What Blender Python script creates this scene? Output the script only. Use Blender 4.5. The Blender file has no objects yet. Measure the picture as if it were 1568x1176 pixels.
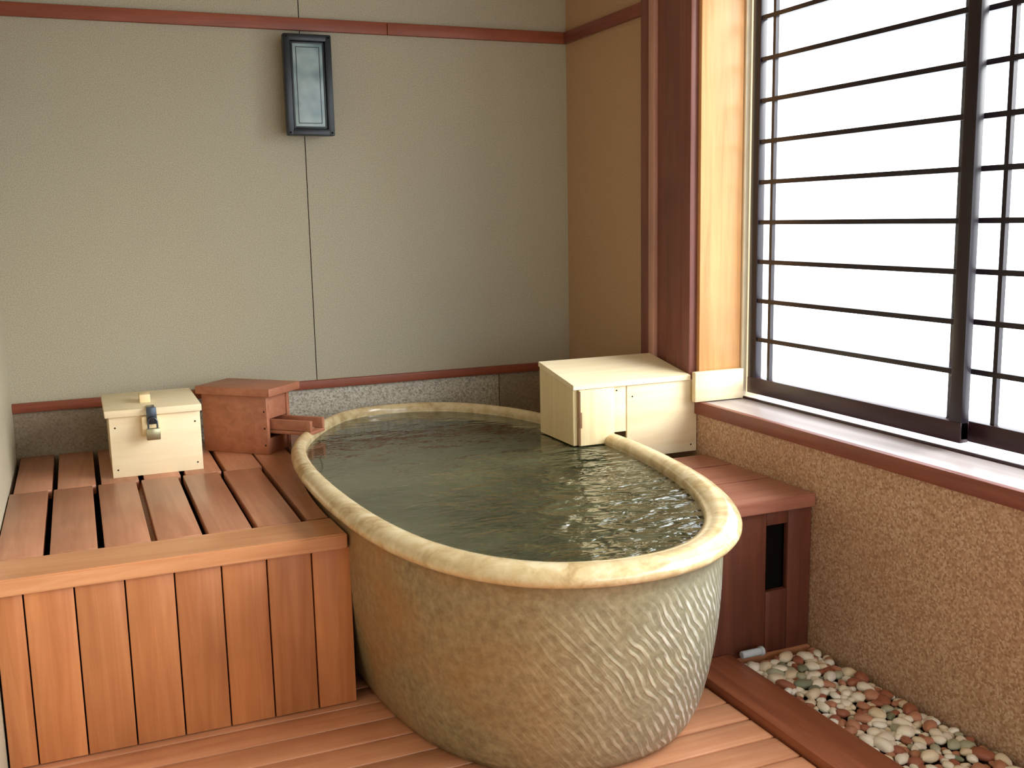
import bpy, bmesh, math, random
from mathutils import Vector, Matrix
random.seed(7)
scn=bpy.context.scene
scn.view_settings.view_transform='Standard'
scn.view_settings.look='None'

# ------------------------------------------------------------ materials
def lin(c):
    return tuple(((x/255)/12.92 if x/255<=.04045 else ((x/255+.055)/1.055)**2.4) for x in c)+(1,)
class NT:
    def __init__(s,name):
        s.m=bpy.data.materials.new(name); s.m.use_nodes=True
        s.t=s.m.node_tree; s.n=s.t.nodes; s.l=s.t.links
        s.b=s.n['Principled BSDF']
    def N(s,ty,**k):
        n=s.n.new(ty)
        for a,b in k.items():
            if a[0]=='_': setattr(n,a[1:],b)
            else: n.inputs[a.replace('__',' ')].default_value=b
        return n
    def L(s,a,b): s.l.new(a,b)
    def coord(s,scale=(1,1,1),rot=(0,0,0),kind='Object'):
        c=s.N('ShaderNodeTexCoord'); m=s.N('ShaderNodeMapping')
        m.inputs['Scale'].default_value=scale; m.inputs['Rotation'].default_value=rot
        s.L(c.outputs[kind],m.inputs['Vector']); return m.outputs[0]
    def ramp(s,fac,stops,interp='LINEAR'):
        r=s.N('ShaderNodeValToRGB'); cr=r.color_ramp; cr.interpolation=interp
        while len(cr.elements)<len(stops): cr.elements.new(.5)
        for e,(p,c) in zip(cr.elements,stops):
            e.position=p; e.color=c if len(c)==4 else tuple(c)+(1,)
        s.L(fac,r.inputs[0]); return r.outputs[0]
    def mix(s,fac,a,b,mode='MIX'):
        m=s.N('ShaderNodeMix',_data_type='RGBA',_blend_type=mode)
        for v,i in ((fac,0),(a,6),(b,7)):
            if isinstance(v,(int,float)): m.inputs[i].default_value=v
            elif isinstance(v,tuple): m.inputs[i].default_value=v
            else: s.L(v,m.inputs[i])
        return m.outputs[2]
    def math(s,op,a,b=None,c=None,clamp=False):
        m=s.N('ShaderNodeMath',_operation=op,_use_clamp=clamp)
        for i,v in enumerate((a,b,c)):
            if v is None: continue
            if isinstance(v,(int,float)): m.inputs[i].default_value=v
            else: s.L(v,m.inputs[i])
        return m.outputs[0]
    def bump(s,h,strength=.3,dist=.01):
        b=s.N('ShaderNodeBump'); b.inputs['Strength'].default_value=strength; b.inputs['Distance'].default_value=dist
        s.L(h,b.inputs['Height']); s.L(b.outputs[0],s.b.inputs['Normal'])
    def noise(s,vec,scale,detail=4,rough=.5,dist=0):
        n=s.N('ShaderNodeTexNoise'); n.inputs['Scale'].default_value=scale; n.inputs['Detail'].default_value=detail
        n.inputs['Roughness'].default_value=rough; n.inputs['Distortion'].default_value=dist
        s.L(vec,n.inputs['Vector']); return n.outputs['Fac']
    def fin(s,col,rough=.5,spec=.5):
        if isinstance(col,tuple): s.b.inputs['Base Color'].default_value=col
        else: s.L(col,s.b.inputs['Base Color'])
        if isinstance(rough,(int,float)): s.b.inputs['Roughness'].default_value=rough
        else: s.L(rough,s.b.inputs['Roughness'])
        s.b.inputs['Specular IOR Level'].default_value=spec
        return s.m
def wood(name,c1,c2,axis,rough=.45,var=.35,spec=.4,dark=None,grain=1.0):
    t=NT(name); sc=[28*grain]*3; sc[axis]=1.6
    v=t.coord(tuple(sc))
    geo=t.N('ShaderNodeNewGeometry')
    off=t.N('ShaderNodeVectorMath',_operation='ADD'); mul=t.math('MULTIPLY',geo.outputs['Random Per Island'],37.0)
    t.L(v,off.inputs[0]); t.L(mul,off.inputs[1])
    n=t.noise(off.outputs[0],1.0,5,.6,.8)
    col=t.ramp(n,[(.28,lin(c1)),(.72,lin(c2))])
    big=t.noise(t.coord((1,1,1)),3.0,3,.5)
    col=t.mix(t.math('MULTIPLY',t.math('SUBTRACT',big,.45,clamp=True),1.2),col,lin(dark or tuple(x*.75 for x in c1)))
    br=t.math('MULTIPLY_ADD',geo.outputs['Random Per Island'],var,1-var/2)
    cb=t.N('ShaderNodeCombineColor')
    for i in range(3): t.L(br,cb.inputs[i])
    col=t.mix(1.0,col,cb.outputs[0],'MULTIPLY')
    t.bump(n,.12,.004)
    return t.fin(col,rough,spec)
def plaster(name,c,c2,scale=230):
    t=NT(name); v=t.coord()
    a=t.noise(v,scale,2,.6); b=t.noise(v,1.3,3,.5)
    col=t.ramp(a,[(.3,lin(tuple(x*.84 for x in c))),(.7,lin(tuple(min(255,x*1.12) for x in c)))])
    col=t.mix(t.math('MULTIPLY',b,.5),col,lin(c2))
    t.bump(a,.3,.003)
    return t.fin(col,.5,.4)
M={}
M['wall']=plaster('plaster_back',(180,168,142),(164,170,158))
M['wallR']=plaster('plaster_right',(198,162,126),(188,152,116))
M['ceil']=plaster('ceiling_board',(200,184,156),(190,174,146))
M['trim']=wood('trim_wood',(134,68,48),(162,90,64),0,.45,.1)
M['trimY']=wood('trim_wood_y',(118,60,50),(150,86,70),1,.4,.1)
M['post']=wood('post_wood',(118,70,60),(146,92,78),2,.38,.15)
M['postSheen']=wood('post_painted_sheen',(190,140,122),(206,158,138),2,.4,.1)  # pinkish reflection on the post, painted as a lighter strip
M['jamb']=wood('jamb_wood',(206,146,88),(232,180,122),2,.4,.1,dark=(200,140,86))
M['jambL']=wood('jamb_edge_wood',(230,216,180),(240,228,200),2,.4,.05,dark=(224,206,170))
M['deck']=wood('deck_wood_y',(168,112,82),(200,142,110),1,.34,.22,.5)
M['deckX']=wood('deck_wood_x',(192,128,84),(214,156,110),0,.34,.1,.5)
M['deckZ']=wood('deck_wood_z',(176,108,64),(206,138,88),2,.42,.16,.4)
M['floor']=wood('floor_wood',(190,128,92),(216,158,120),0,.32,.2,.5)
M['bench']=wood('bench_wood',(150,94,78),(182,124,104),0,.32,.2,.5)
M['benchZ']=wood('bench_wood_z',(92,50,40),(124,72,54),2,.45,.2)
M['beam']=wood('beam_wood',(130,70,46),(164,98,66),1,.4,.1)
M['hinoki']=wood('hinoki_x',(238,218,176),(250,236,202),0,.5,.06,dark=(234,212,168),grain=.8)
M['hinokiZ']=wood('hinoki_z',(236,210,158),(250,230,186),2,.5,.06,dark=(232,204,152),grain=.8)
M['knot']=wood('hinoki_bark_edge',(96,66,44),(150,110,72),2,.6,.1)
M['spoutwood']=wood('spout_wood',(160,100,74),(188,126,96),0,.45,.12)
M['dark']=NT('dark_gap').fin(lin((16,11,9)),.8,.1)
def granite():
    t=NT('granite'); v=t.coord()
    vo=t.N('ShaderNodeTexVoronoi'); vo.inputs['Scale'].default_value=150; t.L(v,vo.inputs['Vector'])
    sep=t.N('ShaderNodeSeparateColor'); t.L(vo.outputs['Color'],sep.inputs[0])
    g=t.ramp(sep.outputs[0],[(0,lin((130,124,110))),(.35,lin((178,172,154))),(.75,lin((196,192,178))),(1,lin((216,212,200)))])
    n=t.noise(v,5,3); g=t.mix(t.math('MULTIPLY',n,.5),g,lin((160,150,130)))
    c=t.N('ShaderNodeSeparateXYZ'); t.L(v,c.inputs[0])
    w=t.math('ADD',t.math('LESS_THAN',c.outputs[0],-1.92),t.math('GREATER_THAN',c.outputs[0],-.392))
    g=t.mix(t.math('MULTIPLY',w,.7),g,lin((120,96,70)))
    return t.fin(g,.5,.4)
M['granite']=granite()
def pebbledash():
    t=NT('pebbledash'); v=t.coord()
    vo=t.N('ShaderNodeTexVoronoi'); vo.inputs['Scale'].default_value=150; t.L(v,vo.inputs['Vector'])
    sep=t.N('ShaderNodeSeparateColor'); t.L(vo.outputs['Color'],sep.inputs[0])
    g=t.ramp(sep.outputs[0],[(0,lin((150,116,90))),(.3,lin((180,146,116))),(.65,lin((196,164,134))),(1,lin((220,196,170)))])
    n=t.noise(v,2.2,4); g=t.mix(t.math('MULTIPLY',n,.6),g,lin((176,134,104)))
    e=t.ramp(vo.outputs['Distance'],[(0,(1,1,1)),(.9,(0,0,0))])
    t.bump(e,.18,.004)
    return t.fin(g,.5,.45)
M['pdash']=pebbledash()
def tubmat():
    t=NT('shigaraki_glaze'); v=t.coord()
    uv=t.N('ShaderNodeUVMap',_uv_map='UVMap')
    # rope-like slanted impressions running down to the right
    wob=t.N('ShaderNodeTexNoise'); wob.inputs['Scale'].default_value=7; wob.inputs['Detail'].default_value=2; t.L(uv.outputs[0],wob.inputs['Vector'])
    ws=t.N('ShaderNodeVectorMath',_operation='SCALE'); ws.inputs['Scale'].default_value=.05; t.L(wob.outputs['Color'],ws.inputs[0])
    wa=t.N('ShaderNodeVectorMath',_operation='ADD'); t.L(uv.outputs[0],wa.inputs[0]); t.L(ws.outputs[0],wa.inputs[1])
    mp=t.N('ShaderNodeMapping'); mp.inputs['Rotation'].default_value=(0,0,math.radians(50)); t.L(wa.outputs[0],mp.inputs[0])
    wv=t.N('ShaderNodeTexWave',_wave_type='BANDS',_bands_direction='Y',_wave_profile='SIN')
    wv.inputs['Scale'].default_value=13; wv.inputs['Distortion'].default_value=.5; wv.inputs['Detail'].default_value=1; wv.inputs['Detail Scale'].default_value=1.6
    t.L(mp.outputs[0],wv.inputs[0])
    m3=t.N('ShaderNodeMapping'); m3.inputs['Scale'].default_value=(18,42,1); t.L(mp.outputs[0],m3.inputs[0])
    br=t.noise(m3.outputs[0],1.0,1,.5)
    line=t.ramp(wv.outputs['Fac'],[(.35,(0,0,0)),(.85,(1,1,1))])
    bigm=t.noise(v,2.2,4,.6,.5); fine=t.noise(v,42,4,.65); patch=t.noise(v,5.5,2,.5)
    hatch=t.math('MULTIPLY',line,t.math('MULTIPLY_ADD',br,3.4,-1.15,clamp=True))
    hatch=t.math('MULTIPLY',hatch,t.math('MULTIPLY_ADD',patch,3.0,-.75,clamp=True))
    base=t.ramp(fine,[(.3,lin((112,104,76))),(.7,lin((162,154,120)))])
    sp=t.N('ShaderNodeSeparateXYZ'); t.L(v,sp.inputs[0])
    org=t.math('MULTIPLY',t.math('MULTIPLY_ADD',sp.outputs[0],-2.2,-2.2,clamp=True),t.math('MULTIPLY_ADD',bigm,3,-1.0,clamp=True))
    base=t.mix(t.math('MULTIPLY',org,.6),base,lin((168,118,68)))
    gry=t.math('MULTIPLY',t.math('MULTIPLY_ADD',sp.outputs[0],1.8,2.3,clamp=True),t.math('MULTIPLY_ADD',bigm,-2.5,2.1,clamp=True))
    base=t.mix(t.math('MULTIPLY',gry,.75),base,lin((132,134,120)))
    hc=t.mix(gry,lin((204,194,160)),lin((234,238,234)))
    mask=t.math('MULTIPLY',t.math('MULTIPLY_ADD',sp.outputs[0],2.2,3.0,clamp=True),t.math('MULTIPLY_ADD',sp.outputs[2],-12,6.9,clamp=True))
    hm=t.math('MULTIPLY',hatch,mask)
    col=t.mix(t.math('MULTIPLY',hm,.85),base,hc)
    h=t.math('ADD',hm,t.math('MULTIPLY',fine,.3))
    t.bump(h,.6,.006)
    return t.fin(col,.32,.5)
M['tub']=tubmat()
def rimmat():
    t=NT('rim_glaze'); v=t.coord()
    a=t.noise(v,16,5,.65,.4); b=t.noise(v,3,3)
    col=t.ramp(a,[(.25,lin((150,118,74))),(.47,lin((200,176,130))),(.7,lin((230,216,180)))])
    col=t.mix(t.math('MULTIPLY_ADD',b,1.4,-.5,clamp=True),col,lin((226,208,166)))
    t.bump(a,.08,.004)
    return t.fin(col,.15,.6)
M['rim']=rimmat()
def watermat():
    t=NT('bath_water'); v=t.coord((1,1.8,1),(0,0,.35))
    a=t.noise(v,5.5,2,.5,.8); b=t.noise(v,17,2,.5,.3)
    sp=t.N('ShaderNodeSeparateXYZ'); c=t.coord(); t.L(c,sp.inputs[0])
    m=t.math('MULTIPLY_ADD',sp.outputs[1],-1.0,-1.1,clamp=True)
    mx=t.math('MULTIPLY_ADD',sp.outputs[0],1.6,2.3,clamp=True)
    amp=t.math('MULTIPLY_ADD',t.math('MULTIPLY',m,mx),2.6,.11)
    h=t.math('MULTIPLY',t.math('ADD',a,t.math('MULTIPLY',b,.3)),amp)
    t.bump(h,.75,.05)
    t.b.inputs['IOR'].default_value=1.55
    n=t.noise(c,2.5,3)
    col=t.ramp(n,[(.3,lin((50,54,36))),(.7,lin((82,84,60)))])
    return t.fin(col,.02,.9)
M['water']=watermat()
M['lampmetal']=NT('lamp_metal').fin(lin((22,32,42)),.35,.5)
def lampglass():
    t=NT('lamp_glass'); v=t.coord(); n=t.noise(v,9,2)
    return t.fin(t.ramp(n,[(.3,lin((110,136,144))),(.7,lin((174,194,196)))]),.25,.5)
M['lampglass']=lampglass()
M['winframe']=NT('window_lacquer').fin(lin((32,22,32)),.35,.5)
M['winrail']=wood('window_rail_wood',(50,28,34),(68,40,46),1,.35,.1)
def sillm():
    t=NT('sill_lacquer_lit'); n=t.noise(t.coord((20,1,20)),1,4)  # whitish tone paints the window light into the lacquer colour
    return t.fin(t.ramp(n,[(.3,lin((190,178,178))),(.7,lin((216,206,206)))]),.28,.5)
M['sill']=sillm()
g=NT('window_glass'); tr=g.N('ShaderNodeBsdfTransparent'); gl=g.N('ShaderNodeBsdfGlossy'); gl.inputs['Roughness'].default_value=.02
tr.inputs[0].default_value=(.97,.99,1,1)
mxs=g.N('ShaderNodeMixShader'); mxs.inputs[0].default_value=.05; g.L(tr.outputs[0],mxs.inputs[1]); g.L(gl.outputs[0],mxs.inputs[2])
g.L(mxs.outputs[0],g.n['Material Output'].inputs[0]); M['glass']=g.m
def pebm():
    t=NT('pebbles'); geo=t.N('ShaderNodeNewGeometry')
    c=t.ramp(geo.outputs['Random Per Island'],[(0,lin((246,240,224))),(.34,lin((234,220,194))),(.52,lin((188,132,106))),(.66,lin((156,92,70))),(.80,lin((172,176,152))),(.85,lin((124,134,112))),(.89,lin((248,246,238)))],'CONSTANT')
    n=t.noise(t.coord(),60,3); c=t.mix(t.math('MULTIPLY',n,.22),c,lin((150,116,90)))
    return t.fin(c,.4,.45)
M['peb']=pebm()
M['soil']=plaster('gravel_bed',(84,62,48),(60,46,38),120)
M['brass']=NT('padlock_body').fin(lin((176,172,140)),.3,.5); M['brass'].node_tree.nodes['Principled BSDF'].inputs['Metallic'].default_value=.9
M['steel']=NT('steel').fin(lin((80,88,98)),.3,.5); M['steel'].node_tree.nodes['Principled BSDF'].inputs['Metallic'].default_value=.9
M['plastic']=NT('pale_plastic').fin(lin((196,206,216)),.35,.5)

# ------------------------------------------------------------ mesh builder
class B:
    def __init__(s): s.bm=bmesh.new(); s.mats=[]; s.uv=s.bm.loops.layers.uv.new('UVMap')
    def mi(s,k):
        if k not in s.mats: s.mats.append(k)
        return s.mats.index(k)
    def merge(s,tb,k,mat=None,smooth=False):
        i=s.mi(k)
        if mat is not None: bmesh.ops.transform(tb,matrix=mat,verts=tb.verts)
        vm={v:s.bm.verts.new(v.co) for v in tb.verts}
        for f in tb.faces:
            try: nf=s.bm.faces.new([vm[v] for v in f.verts])
            except ValueError: continue
            nf.material_index=i; nf.smooth=smooth
        tb.free()
    def box(s,k,a,b,bev=0,mat=None,seg=2):
        tb=bmesh.new(); bmesh.ops.create_cube(tb,size=1)
        for v in tb.verts:
            v.co=Vector([a[i]+(v.co[i]+.5)*(b[i]-a[i]) for i in range(3)])
        if bev: bmesh.ops.bevel(tb,geom=tb.edges[:],offset=bev,segments=seg,affect='EDGES',profile=.5)
        bmesh.ops.recalc_face_normals(tb,faces=tb.faces)
        s.merge(tb,k,mat)
    def prism(s,k,pts,z0,z1,bev=0,mat=None):
        tb=bmesh.new(); vs=[tb.verts.new((p[0],p[1],z0)) for p in pts]
        f=tb.faces.new(vs); r=bmesh.ops.extrude_face_region(tb,geom=[f])
        for e in r['geom']:
            if isinstance(e,bmesh.types.BMVert): e.co.z=z1
        bmesh.ops.recalc_face_normals(tb,faces=tb.faces)
        if bev:
            es=[e for e in tb.edges if len(e.link_faces)==2 and e.calc_face_angle(0)>.7]
            bmesh.ops.bevel(tb,geom=es,offset=bev,segments=2,affect='EDGES')
        s.merge(tb,k,mat)
    def yz(s,k,x0,x1,P,bev=.0015):
        tb=bmesh.new(); vs=[tb.verts.new((x0,p[0],p[1])) for p in P]; f=tb.faces.new(vs)
        r=bmesh.ops.extrude_face_region(tb,geom=[f])
        for e in r['geom']:
            if isinstance(e,bmesh.types.BMVert): e.co.x=x1
        bmesh.ops.recalc_face_normals(tb,faces=tb.faces)
        bmesh.ops.bevel(tb,geom=tb.edges[:],offset=bev,segments=1,affect='EDGES')
        s.merge(tb,k)
    def cyl(s,k,p,r,h,axis='Z',seg=24,r2=None,bev=0,mat=None):
        tb=bmesh.new(); bmesh.ops.create_cone(tb,cap_ends=True,segments=seg,radius1=r,radius2=r if r2 is None else r2,depth=h)
        R={'Z':Matrix(),'X':Matrix.Rotation(math.pi/2,4,'Y'),'Y':Matrix.Rotation(math.pi/2,4,'X')}[axis]
        bmesh.ops.transform(tb,matrix=Matrix.Translation(p)@R,verts=tb.verts)
        if bev: bmesh.ops.bevel(tb,geom=[e for e in tb.edges if e.calc_face_angle(0)>.7],offset=bev,segments=2,affect='EDGES')
        s.merge(tb,k,mat,True)
    def tube(s,k,pts,r,seg=10):
        i=s.mi(k); rings=[]; pa=None
        for j,p in enumerate(pts):
            p=Vector(p); d=(Vector(pts[min(j+1,len(pts)-1)])-Vector(pts[max(j-1,0)])).normalized()
            a=d.orthogonal().normalized() if j==0 else (pa-d*pa.dot(d)).normalized()
            pa=a; b_=d.cross(a)
            rings.append([s.bm.verts.new(p+r*(math.cos(q)*a+math.sin(q)*b_)) for q in [2*math.pi*n/seg for n in range(seg)]])
        for A,C in zip(rings,rings[1:]):
            for n in range(seg):
                f=s.bm.faces.new((A[n],A[(n+1)%seg],C[(n+1)%seg],C[n])); f.material_index=i; f.smooth=True
        for A in (rings[0],rings[-1]):
            f=s.bm.faces.new(A); f.material_index=i
    def done(s,name,sharp=40):
        me=bpy.data.meshes.new(name); s.bm.normal_update(); s.bm.to_mesh(me); s.bm.free()
        for k in s.mats: me.materials.append(M[k])
        o=bpy.data.objects.new(name,me); scn.collection.objects.link(o)
        try: me.set_sharp_from_angle(angle=math.radians(sharp))
        except Exception: pass
        return o
def quick(name,*boxes):
    b=B()
    for bx in boxes: b.box(bx[0],bx[1],bx[2],bx[3] if len(bx)>3 else 0)
    return b.done(name)

XL=-2.56; YR=-6.2; ZC=2.75; XW=.2458
# ------------------------------------------------------------ shell
quick('ground',('soil',(XL-.3,YR-.2,-.25),(.6,.3,-.10)))
quick('wall_back',('wall',(XL,0,.76),(-1.2925,.1,ZC)),('wall',(-1.2885,0,.76),(.35,.1,ZC)),
      ('dark',(-1.2935,.004,.76),(-1.2875,.09,ZC)),('wall',(XL,.02,-.1),(.35,.1,.76)))
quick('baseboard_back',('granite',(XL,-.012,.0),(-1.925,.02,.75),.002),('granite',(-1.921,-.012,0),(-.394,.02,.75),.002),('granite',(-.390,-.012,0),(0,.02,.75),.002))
quick('trim_1',('trim',(XL,-.028,.748),(0,.0,.786),.003))
quick('trim_2',('trim',(XL,-.022,2.325),(-.9,.0,2.378),.003),('trim',(-.898,-.022,2.325),(0,.0,2.378),.003))
quick('trim_3',('trimY',(-.022,-.77,2.325),(0,-.022,2.378),.003))
quick('wall_left',('wall',(XL-.1,YR,-.1),(XL,.1,ZC)))
quick('rear_light_block',('wall',(XL,YR-.1,-.1),(-1.5,YR,ZC)),('wall',(-1.5,YR-.1,-.1),(.3,YR,.5)),('wall',(-1.5,YR-.1,2.3),(.3,YR,ZC)))  # unseen; added with an opening to cut the flat frontal light
quick('ceiling',('ceil',(XL-.1,YR,ZC),(.4,.1,ZC+.1)))
quick('wall_right',('wallR',(0,-.77,.0),(.1,0,ZC)),('wallR',(.0,-1.165,.0),(.3,-.77,ZC)),
      ('pdash',(0,YR,-.1),(.30,-1.165,.71)),('wallR',(0.02,YR,2.58),(.3,-1.165,ZC)))
b=B()
b.box('post',(-.030,-.835,.56),(0,-.77,ZC),.004)
b.box('post',(-.010,-.852,.56),(0,-.835,ZC),.001)
b.box('postSheen',(-.040,-.895,.56),(0,-.852,ZC),.002)
b.box('post',(-.022,-.985,.56),(0,-.895,ZC),.004)
b.box('post',(-.035,-1.165,.56),(0,-.987,ZC),.004)
b.done('wall_post')
b=B()
b.box('jamb',(.0,-1.185,.757),(.195,-1.165,2.58),.002)
b.box('jambL',(.197,-1.195,.757),(.222,-1.165,2.58),.003)
b.done('trim_4')
b=B()
b.box('trimY',(-.014,YR+.1,.705),(.012,-1.17,.757),.004)
b.box('sill',(.012,YR+.1,.705),(.30,-1.17,.755),.002)
b.box('winrail',(.200,YR+.1,.755),(.210,-1.2,.764),.002)
b.done('window_sill')
b=B()
def sash(x,y0,y1,vs):
    b.box('winframe',(x-.016,y0-.05,.785),(x+.016,y0,2.56),.003)
    b.box('winframe',(x-.016,y1,.785),(x+.016,y1+.05,2.56),.003)
    b.box('winrail',(x-.018,y1,.776),(x+.018,y0,.842),.003)
    b.box('winframe',(x-.016,y1,2.52),(x+.016,y0,2.58),.003)
    for y in vs: b.box('winframe',(x-.008,y-.008,.84),(x+.008,y+.008,2.54))
    for k in range(1,11):
        z=.8507+.1555*k-.008
        b.box('winframe',(x-.010,y1+.02,z-.0085),(x+.010,y0-.02,z+.0085))
    b.box('glass',(x+.018,y1+.03,.84),(x+.021,y0-.03,2.54))
sash(XW,-1.190,-2.305,[-1.315])
sash(XW+.045,-2.20,-3.35,[-2.375])
sash(XW,-3.25,-4.6,[-3.5])
b.done('window_1')
quick('window_2',('winframe',(.2,-6.1,.76),(.28,-6.0,2.58),.003),('winframe',(.22,-4.66,.76),(.27,-4.6,2.58),.003),('winframe',(.22,-6.0,.776),(.27,-4.66,.85),.003),('glass',(.245,-6.0,.85),(.248,-4.66,2.56)))

# ------------------------------------------------------------ tub outline
cx,cy=-1.0,-1.34
raw=[(-1.566,-.731),(-1.615,-1.063),(-1.625,-1.444),(-1.605,-1.855),(-1.547,-2.177),(-1.439,-2.392),(-1.302,-2.519),(-1.126,-2.578),(-.941,-2.578),(-.784,-2.519),(-.628,-2.383),(-.511,-2.187),(-.423,-1.933),(-.374,-1.630),(-.350,-1.249),(-.38,-.90),(-.455,-.55),(-.58,-.30),(-.735,-.155),(-.970,-.085),(-1.234,-.155),(-1.459,-.486)]
raw=[( (math.atan2((y-cy)/2,(x-cx)))%(2*math.pi),x,y) for x,y in raw]; raw.sort()
N=192; pts=[]
K=len(raw)
for n in range(N):
    a=2*math.pi*n/N
    for i in range(K):
        a0=raw[i][0]; a1=raw[(i+1)%K][0]
        if a1<a0: a1+=2*math.pi
        aa=a if a>=a0 else a+2*math.pi
        if a0<=aa<=a1:
            t=(aa-a0)/(a1-a0); P=[Vector(raw[(i+j)%K][1:]) for j in (-1,0,1,2)]
            q=.5*((2*P[1])+(P[2]-P[0])*t+(2*P[0]-5*P[1]+4*P[2]-P[3])*t*t+(-P[0]+3*P[1]-3*P[2]+P[3])*t**3)
            pts.append(q); break
for _ in range(30): pts=[(pts[i-1]+2*pts[i]+pts[(i+1)%N])/4 for i in range(N)]
OUT=pts
NR=[]
for i in range(N):
    tg=(OUT[(i+1)%N]-OUT[i-1]).normalized(); NR.append(Vector((tg.y,-tg.x)))
def off(d):
    return [OUT[i]-NR[i]*(d(i) if callable(d) else d) for i in range(N)]
def scl(P,sx,sy): return [Vector((cx+(p.x-cx)*sx,cy+(p.y-cy)*sy)) for p in P]
def RWf(i):  # half-width of the rolled lip: broad at the front, slim at the back
    t=min(1,max(0,(-OUT[i].y-.1)/2.3)); return .022+.034*t**1.3
rings=[]
top=off(.052); bot=[p+Vector((.02,0)) for p in scl(off(0),.865,.825)]
rings.append(([p.lerp(Vector((cx,cy)),.05) for p in bot],0.0,'tub')); rings.append(([p.lerp(Vector((cx,cy)),.02) for p in bot],.006,'tub')); rings.append((bot,.03,'tub'))
ZT=.60
for i in range(1,15):
    t=i/14; e=t**.75
    P=[bot[j].lerp(top[j],e) for j in range(N)]
    bulge=.02*math.sin(math.pi*t)
    P=[p+(p-Vector((cx,cy))).normalized()*bulge for p in P]
    rings.append((P,.03+(ZT-.03)*t,'tub'))
RH=.029; zc=.633
for i in range(1,16):
    a=math.radians(-60+i*(255/15))
    rings.append((off(lambda j:RWf(j)*(1-math.cos(a))),zc+RH*math.sin(a),'rim'))
for d,z in ((.01,.58),(.03,.45),(.06,.32)): rings.append((off(lambda j:2*RWf(j)+d),z,'rim'))
b=B(); im={'tub':b.mi('tub'),'rim':b.mi('rim')}
L=[0]
for i in range(N): L.append(L[-1]+(OUT[(i+1)%N]-OUT[i]).length)
vr=[[b.bm.verts.new((p.x,p.y,z)) for p in P] for P,z,_ in rings]
for r in range(len(rings)-1):
    for i in range(N):
        j=(i+1)%N
        f=b.bm.faces.new((vr[r][i],vr[r][j],vr[r+1][j],vr[r+1][i])); f.material_index=im[rings[r+1][2]]; f.smooth=True
        us=(L[i],L[i+1],L[i+1],L[i]); vs=(rings[r][1],rings[r][1],rings[r+1][1],rings[r+1][1])
        for lp,u_,v_ in zip(f.loops,us,vs): lp[b.uv].uv=(u_,v_)
f=b.bm.faces.new(vr[-1]); f.material_index=im['rim']
f=b.bm.faces.new(list(reversed(vr[0]))); f.material_index=im['tub']
tub=b.done('ceramic_bathtub',80)
b=B(); b.mi('water'); ZW=.622
inn=off(lambda j:2*RWf(j)-.001); c0=b.bm.verts.new((cx,cy,ZW))
R_=[]
for s_ in [i/12 for i in range(1,13)]:
    R_.append([b.bm.verts.new((cx+(p.x-cx)*s_,cy+(p.y-cy)*s_,ZW)) for p in inn])
for i in range(N):
    j=(i+1)%N
    b.bm.faces.new((c0,R_[0][i],R_[0][j])).smooth=True
    for q in range(11): b.bm.faces.new((R_[q][i],R_[q+1][i],R_[q+1][j],R_[q][j])).smooth=True
w=b.done('bath_water'); w.parent=tub

# ------------------------------------------------------------ deck
def span(P,y):
    xs=[]
    for i in range(N):
        p,q=P[i],P[(i+1)%N]
        if (p.y-y)*(q.y-y)<=0 and p.y!=q.y: xs.append(p.x+(q.x-p.x)*(y-p.y)/(q.y-p.y))
    return (min(xs),max(xs)) if len(xs)>1 else None
deckline=off(.034)
b=B(); ZD=.56; TH=.035; g_=.0095
edges=[XL+.004,-2.42,-2.27,-2.12,-1.97,-1.82,-1.665]
for i in range(6):
    x0,x1=edges[i]+(g_ if i else 0),edges[i+1]-g_
    b.box('deck',(x0,-1.468,ZD-TH),(x1,-.66,ZD),.003)
    b.box('deck',(x0+.012,-.655,ZD-TH),(x1+.012,-.016,ZD),.003)
ys=[-.016-(1.452)*t/24 for t in range(25)]
def lim(y,x0,x1):
    x=span(deckline,y)
    return x1 if x is None else max(x0+.01,min(x1,x[0]))
for x0,x1 in ((-1.655,-1.52),(-1.503,-1.37),(-1.353,-1.22)):
    P=[]
    for y in ys:
        if lim(y,x0,x1)<=x0+.011: break
        P.append((lim(y,x0,x1),y))
    yl=P[-1][1]
    poly=[(x0,-.016)]+P+[(x0,yl)]
    clean=[poly[0]]
    for p in poly[1:]:
        if (Vector(p)-Vector(clean[-1])).length>.002: clean.append(p)
    b.prism('deck',clean,ZD-TH,ZD,.0)
yy=[-1.476-(.19)*t/6 for t in range(7)]
b.prism('deckX',[(XL+.004,-1.476)]+[(span(deckline,y)[0]+.008,y) for y in yy]+[(XL+.004,-1.666)],ZD-.048,ZD,.004)
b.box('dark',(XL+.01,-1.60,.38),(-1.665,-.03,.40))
for x in (-2.5,-2.1,-1.72):
    b.box('deckZ',(x-.04,-1.58,.0),(x+.04,-1.5,ZD-TH-.001)); b.box('deckZ',(x-.03,-1.5,.45),(x+.03,-.03,ZD-TH-.001))
ps=[XL+.004,-2.4799,-2.3497,-2.2167,-2.0817,-1.9492,-1.8175,-1.6828,-1.562]
for i in range(8):
    b.box('deckZ',(ps[i]+.002,-1.648,.004),(ps[i+1]-.002,-1.625,ZD-.049),.003)
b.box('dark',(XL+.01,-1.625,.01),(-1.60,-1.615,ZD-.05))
b.done('wooden_deck')

# floor boards
b=B()
y=-.02; w_=.118
while y>YR+.2:
    x1=-.51 if y<-1.9 else 0
    b.box('floor',(XL+.002,y-w_,-.03),(x1-.004,y-.007,0),.004)
    y-=w_
b.box('dark',(XL,YR,-.1),(-.51,0,-.032))
b.done('floor')
quick('edging_beam',('beam',(-.508,YR+.2,-.1),(-.335,-1.90,.028),.006))

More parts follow.
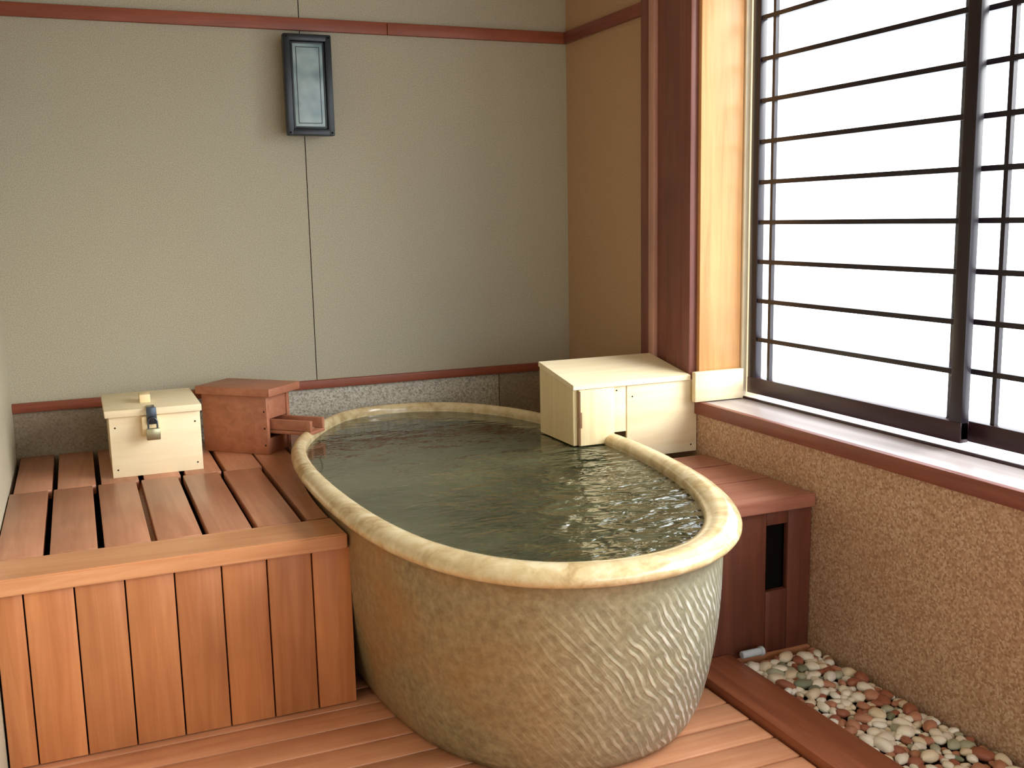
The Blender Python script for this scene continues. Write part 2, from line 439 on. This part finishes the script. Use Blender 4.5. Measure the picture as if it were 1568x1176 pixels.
# ------------------------------------------------------------ bench right of tub
b=B(); benchline=off(.040)
def slab(y0,y1,k):
    n=10; P=[(0-.002,y0)]+[(span(benchline,y0+(y1-y0)*i/n)[1],y0+(y1-y0)*i/n) for i in range(n+1)]+[(-.002,y1)]
    b.prism(k,P,.505,.55,.003)
slab(-1.24,-1.425,'bench'); slab(-1.432,-1.66,'bench'); slab(-1.667,-1.915,'bench')
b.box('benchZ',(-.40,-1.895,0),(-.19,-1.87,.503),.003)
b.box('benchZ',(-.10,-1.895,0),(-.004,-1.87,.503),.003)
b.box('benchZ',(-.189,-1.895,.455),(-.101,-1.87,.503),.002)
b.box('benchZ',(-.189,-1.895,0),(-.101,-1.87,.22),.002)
b.box('dark',(-.21,-1.86,.0),(-.02,-1.80,.50))
b.done('side_bench')

# ------------------------------------------------------------ pebbles
b=B(); placed=[]
random.seed(11)
tries=0
while tries<25000 and len(placed)<1100:
    tries+=1
    r=random.uniform(.013,.030)
    x=random.uniform(-.33+r,-.004-r*1.25); y=random.uniform(-3.3,-1.925-r*1.2)
    if any((x-p[0])**2+(y-p[1])**2<(.66*(r+p[2]))**2 for p in placed): continue
    placed.append((x,y,r))
    tb=bmesh.new(); bmesh.ops.create_icosphere(tb,subdivisions=2,radius=1)
    ph=random.random()*6
    for v in tb.verts:
        c=v.co; c*=1+.10*math.sin(3*c.x+ph)+.08*math.sin(4*c.y+2*ph)
    m=Matrix.Translation((x,y,-.020+r*.66+random.uniform(0,.012)))@Matrix.Rotation(random.random()*6.3,4,'Z')@Matrix.Rotation(random.uniform(-.2,.2),4,'X')@Matrix.Diagonal((r*1.15,r*.85,r*.6,1))
    b.merge(tb,'peb',m,True)
b.done('river_pebbles')
quick('gravel_bed',('soil',(-.333,YR+.2,-.1),(0,-1.90,-.022)))
b=B(); b.cyl('plastic',(-.275,-1.935,.032),.013,.075,'X',bev=.002); b.cyl('plastic',(-.232,-1.935,.032),.016,.014,'X',bev=.002); b.done('drain_pipe_end')

# ------------------------------------------------------------ hinoki spout cover
b=B()
y0,y1=-1.168,-.86
b.yz('hinokiZ',-.556,-.539,[(y0,.626),(y1,.626),(y1,.898),(y0,.845)])
b.yz('hinoki',-.562,-.037,[(y0-.014,.846),(y1,.900),(y1,.920),(y0-.014,.866)])
b.box('hinokiZ',(-.537,y0-.016,.626),(-.385,y0+.008,.845),.003)
# waney dark bark edge on the corner of the front plank
b.prism('knot',[(-.5395,y0-.0165),(-.533,y0-.0175),(-.533,y0-.010),(-.5395,y0-.010)],.628,.84)
b.yz('knot',-.540,-.526,[(y0-.0175,.70),(y0-.0175,.755),(y0-.010,.775),(y0-.010,.68)],.001)
b.box('hinokiZ',(-.40,y0+.010,.626),(-.385,y1-.02,.66),.001)
b.box('hinoki',(-.538,y1-.016,.626),(-.037,y1,.89),.001)
b.box('hinoki',(-.384,y0-.002,.664),(-.325,y0+.012,.845),.001)
b.box('hinoki',(-.324,-1.174,.552),(-.003,-1.161,.845),.002)
b.box('hinoki',(-.0365,-1.215,.759),(.193,-1.19,.880),.002)
for p in ((-.37,.83),(-.30,.80),(-.03,.58)): b.cyl('dark',(p[0],-1.1745,p[1]),.003,.002,'Y',8)
b.done('spout_cover_box')

# ------------------------------------------------------------ small cypress box with padlock
b=B(); x0,x1,ya,yb,z0,z1=-2.205,-1.875,-.585,-.17,.56,.792
b.box('hinoki',(x0,ya,z0),(x1,ya+.018,z1),.002)
b.box('hinoki',(x0,yb-.018,z0),(x1,yb,z1),.002)
b.box('hinokiZ',(x0+.001,ya+.018,z0),(x0+.018,yb-.018,z1),.002)
b.box('hinokiZ',(x1-.018,ya+.018,z0),(x1-.001,yb-.018,z1),.002)
b.box('hinoki',(x0-.014,ya-.014,z1+.001),(x1+.006,yb+.01,z1+.028),.003)
b.box('hinokiZ',(-2.085,ya+.12,z1+.028),(-2.045,ya+.20,z1+.060),.003)
b.box('hinokiZ',(-2.09,ya-.035,z1-.075),(-2.025,ya-.001,z1-.001),.004)
b.box('steel',(-2.072,ya-.041,z1-.03),(-2.036,ya-.035,z1+.034),.001)
b.box('steel',(-2.068,ya-.04,z1+.029),(-2.04,ya+.03,z1+.033),.001)
c=Vector((-2.053,ya-.055,z1-.045))
b.tube('steel',[c+Vector((.016*math.cos(a),0,.024+.018*math.sin(a))) for a in [math.pi*i/10 for i in range(11)]],.0035)
b.tube('steel',[c+Vector((-.016,0,.025)),c+Vector((-.016,0,.0))],.0035); b.tube('steel',[c+Vector((.016,0,.025)),c+Vector((.016,0,.0))],.0035)
b.box('brass',tuple(c+Vector((-.025,-.009,-.042))),tuple(c+Vector((.025,.009,.002))),.003)
for xx in (x0+.02,x1-.02):
    for zz in (z0+.03,z1-.04): b.cyl('dark',(xx,ya-.0005,zz),.003,.002,'Y',10)
b.done('wooden_padlock_box')

# ------------------------------------------------------------ red wood spout box (turned ~44 deg)
b=B()
ang=math.atan2(-.22,.23); T=Matrix.Translation((-1.832,-.245,.56))@Matrix.Rotation(ang,4,'Z')
Lx,W,H_=.318,.17,.244
b.box('spoutwood',(0,0,0),(Lx,.02,H_),.003,T)
b.box('spoutwood',(0,W-.02,0),(Lx,W,H_),.003,T)
b.box('spoutwood',(0,.02,0),(.02,W-.02,H_),.003,T)
b.box('spoutwood',(Lx-.03,.012,.145),(Lx-.008,W-.012,H_),.003,T)
b.box('spoutwood',(Lx-.03,.012,0),(Lx-.008,W-.012,.065),.003,T)
b.box('spoutwood',(-.015,-.02,H_+.001),(Lx+.03,W+.04,H_+.034),.004,T)
b.box('spoutwood',(Lx-.12,.03,.085),(Lx+.185,W-.03,.100),.003,T)
b.box('spoutwood',(Lx-.12,.03,.101),(Lx+.185,.048,.144),.003,T)
b.box('spoutwood',(Lx-.12,W-.048,.101),(Lx+.185,W-.03,.144),.003,T)
for zz in (.04,.11,.18): b.cyl('dark',T@Vector((Lx-.012,-.0003,zz)),.004,.002,'Y',10)
b.done('wooden_water_spout')

# ------------------------------------------------------------ wall lamp
b=B(); x0,x1,z0,z1=-1.385,-1.178,1.872,2.297
b.box('lampmetal',(x0+.02,-.03,z0+.02),(x1-.02,0,z1-.02),.006)
b.box('lampmetal',(x0+.006,-.085,z0+.006),(x1-.006,-.028,z1-.006),.01)
def frame(xa,xb,za,zb,t,ya,yb,k,bev):
    b.box(k,(xa,ya,za),(xa+t,yb,zb),bev); b.box(k,(xb-t,ya,za),(xb,yb,zb),bev)
    b.box(k,(xa+t*.6,ya,za),(xb-t*.6,yb,za+t),bev); b.box(k,(xa+t*.6,ya,zb-t),(xb-t*.6,yb,zb),bev)
frame(x0,x1,z0,z1,.030,-.108,-.07,'lampmetal',.006)
frame(x0+.03,x1-.03,z0+.03,z1-.03,.010,-.100,-.08,'lampmetal',.003)
b.box('lampglass',(x0+.034,-.098,z0+.034),(x1-.034,-.084,z1-.034),.004)
frame(x0+.052,x1-.052,z0+.052,z1-.052,.003,-.0992,-.09,'lampmetal',.001)
for xx in (x0+.013,x1-.013):
    for zz in (z0+.013,z1-.013): b.cyl('dark',(xx,-.109,zz),.004,.003,'Y',10)
b.done('wall_lamp')

# ------------------------------------------------------------ world / lights
wd=bpy.data.worlds.new('sky'); scn.world=wd; wd.use_nodes=True
bg=wd.node_tree.nodes['Background']; bg.inputs[0].default_value=(.94,.975,1,1); bg.inputs[1].default_value=4.4
sl=bpy.data.lights.new('hazy_sun','SUN'); sl.energy=11; sl.angle=math.radians(60); sl.color=(1,.98,.95)
so=bpy.data.objects.new('hazy_sun',sl); scn.collection.objects.link(so)
so.rotation_euler=Vector((-.74,.40,-.54)).to_track_quat('-Z','Y').to_euler()
# ------------------------------------------------------------ camera
f_=1579.0;C=Vector((-2.277,-4.6702,1.5));yaw,pitch,roll=.3970,.1592,.0205
fw=Vector((math.sin(yaw)*math.cos(pitch),math.cos(yaw)*math.cos(pitch),-math.sin(pitch)))
r=Vector((math.cos(yaw),-math.sin(yaw),0));d=fw.cross(r);c,s=math.cos(roll),math.sin(roll)
r,d=c*r+s*d,-s*r+c*d
cam=bpy.data.cameras.new('camera'); co=bpy.data.objects.new('camera',cam); scn.collection.objects.link(co)
m=Matrix((r,-d,-fw)).transposed().to_4x4(); m.translation=C; co.matrix_world=m
cam.sensor_width=36; cam.lens=36*f_/1568; cam.clip_start=.02
scn.camera=co
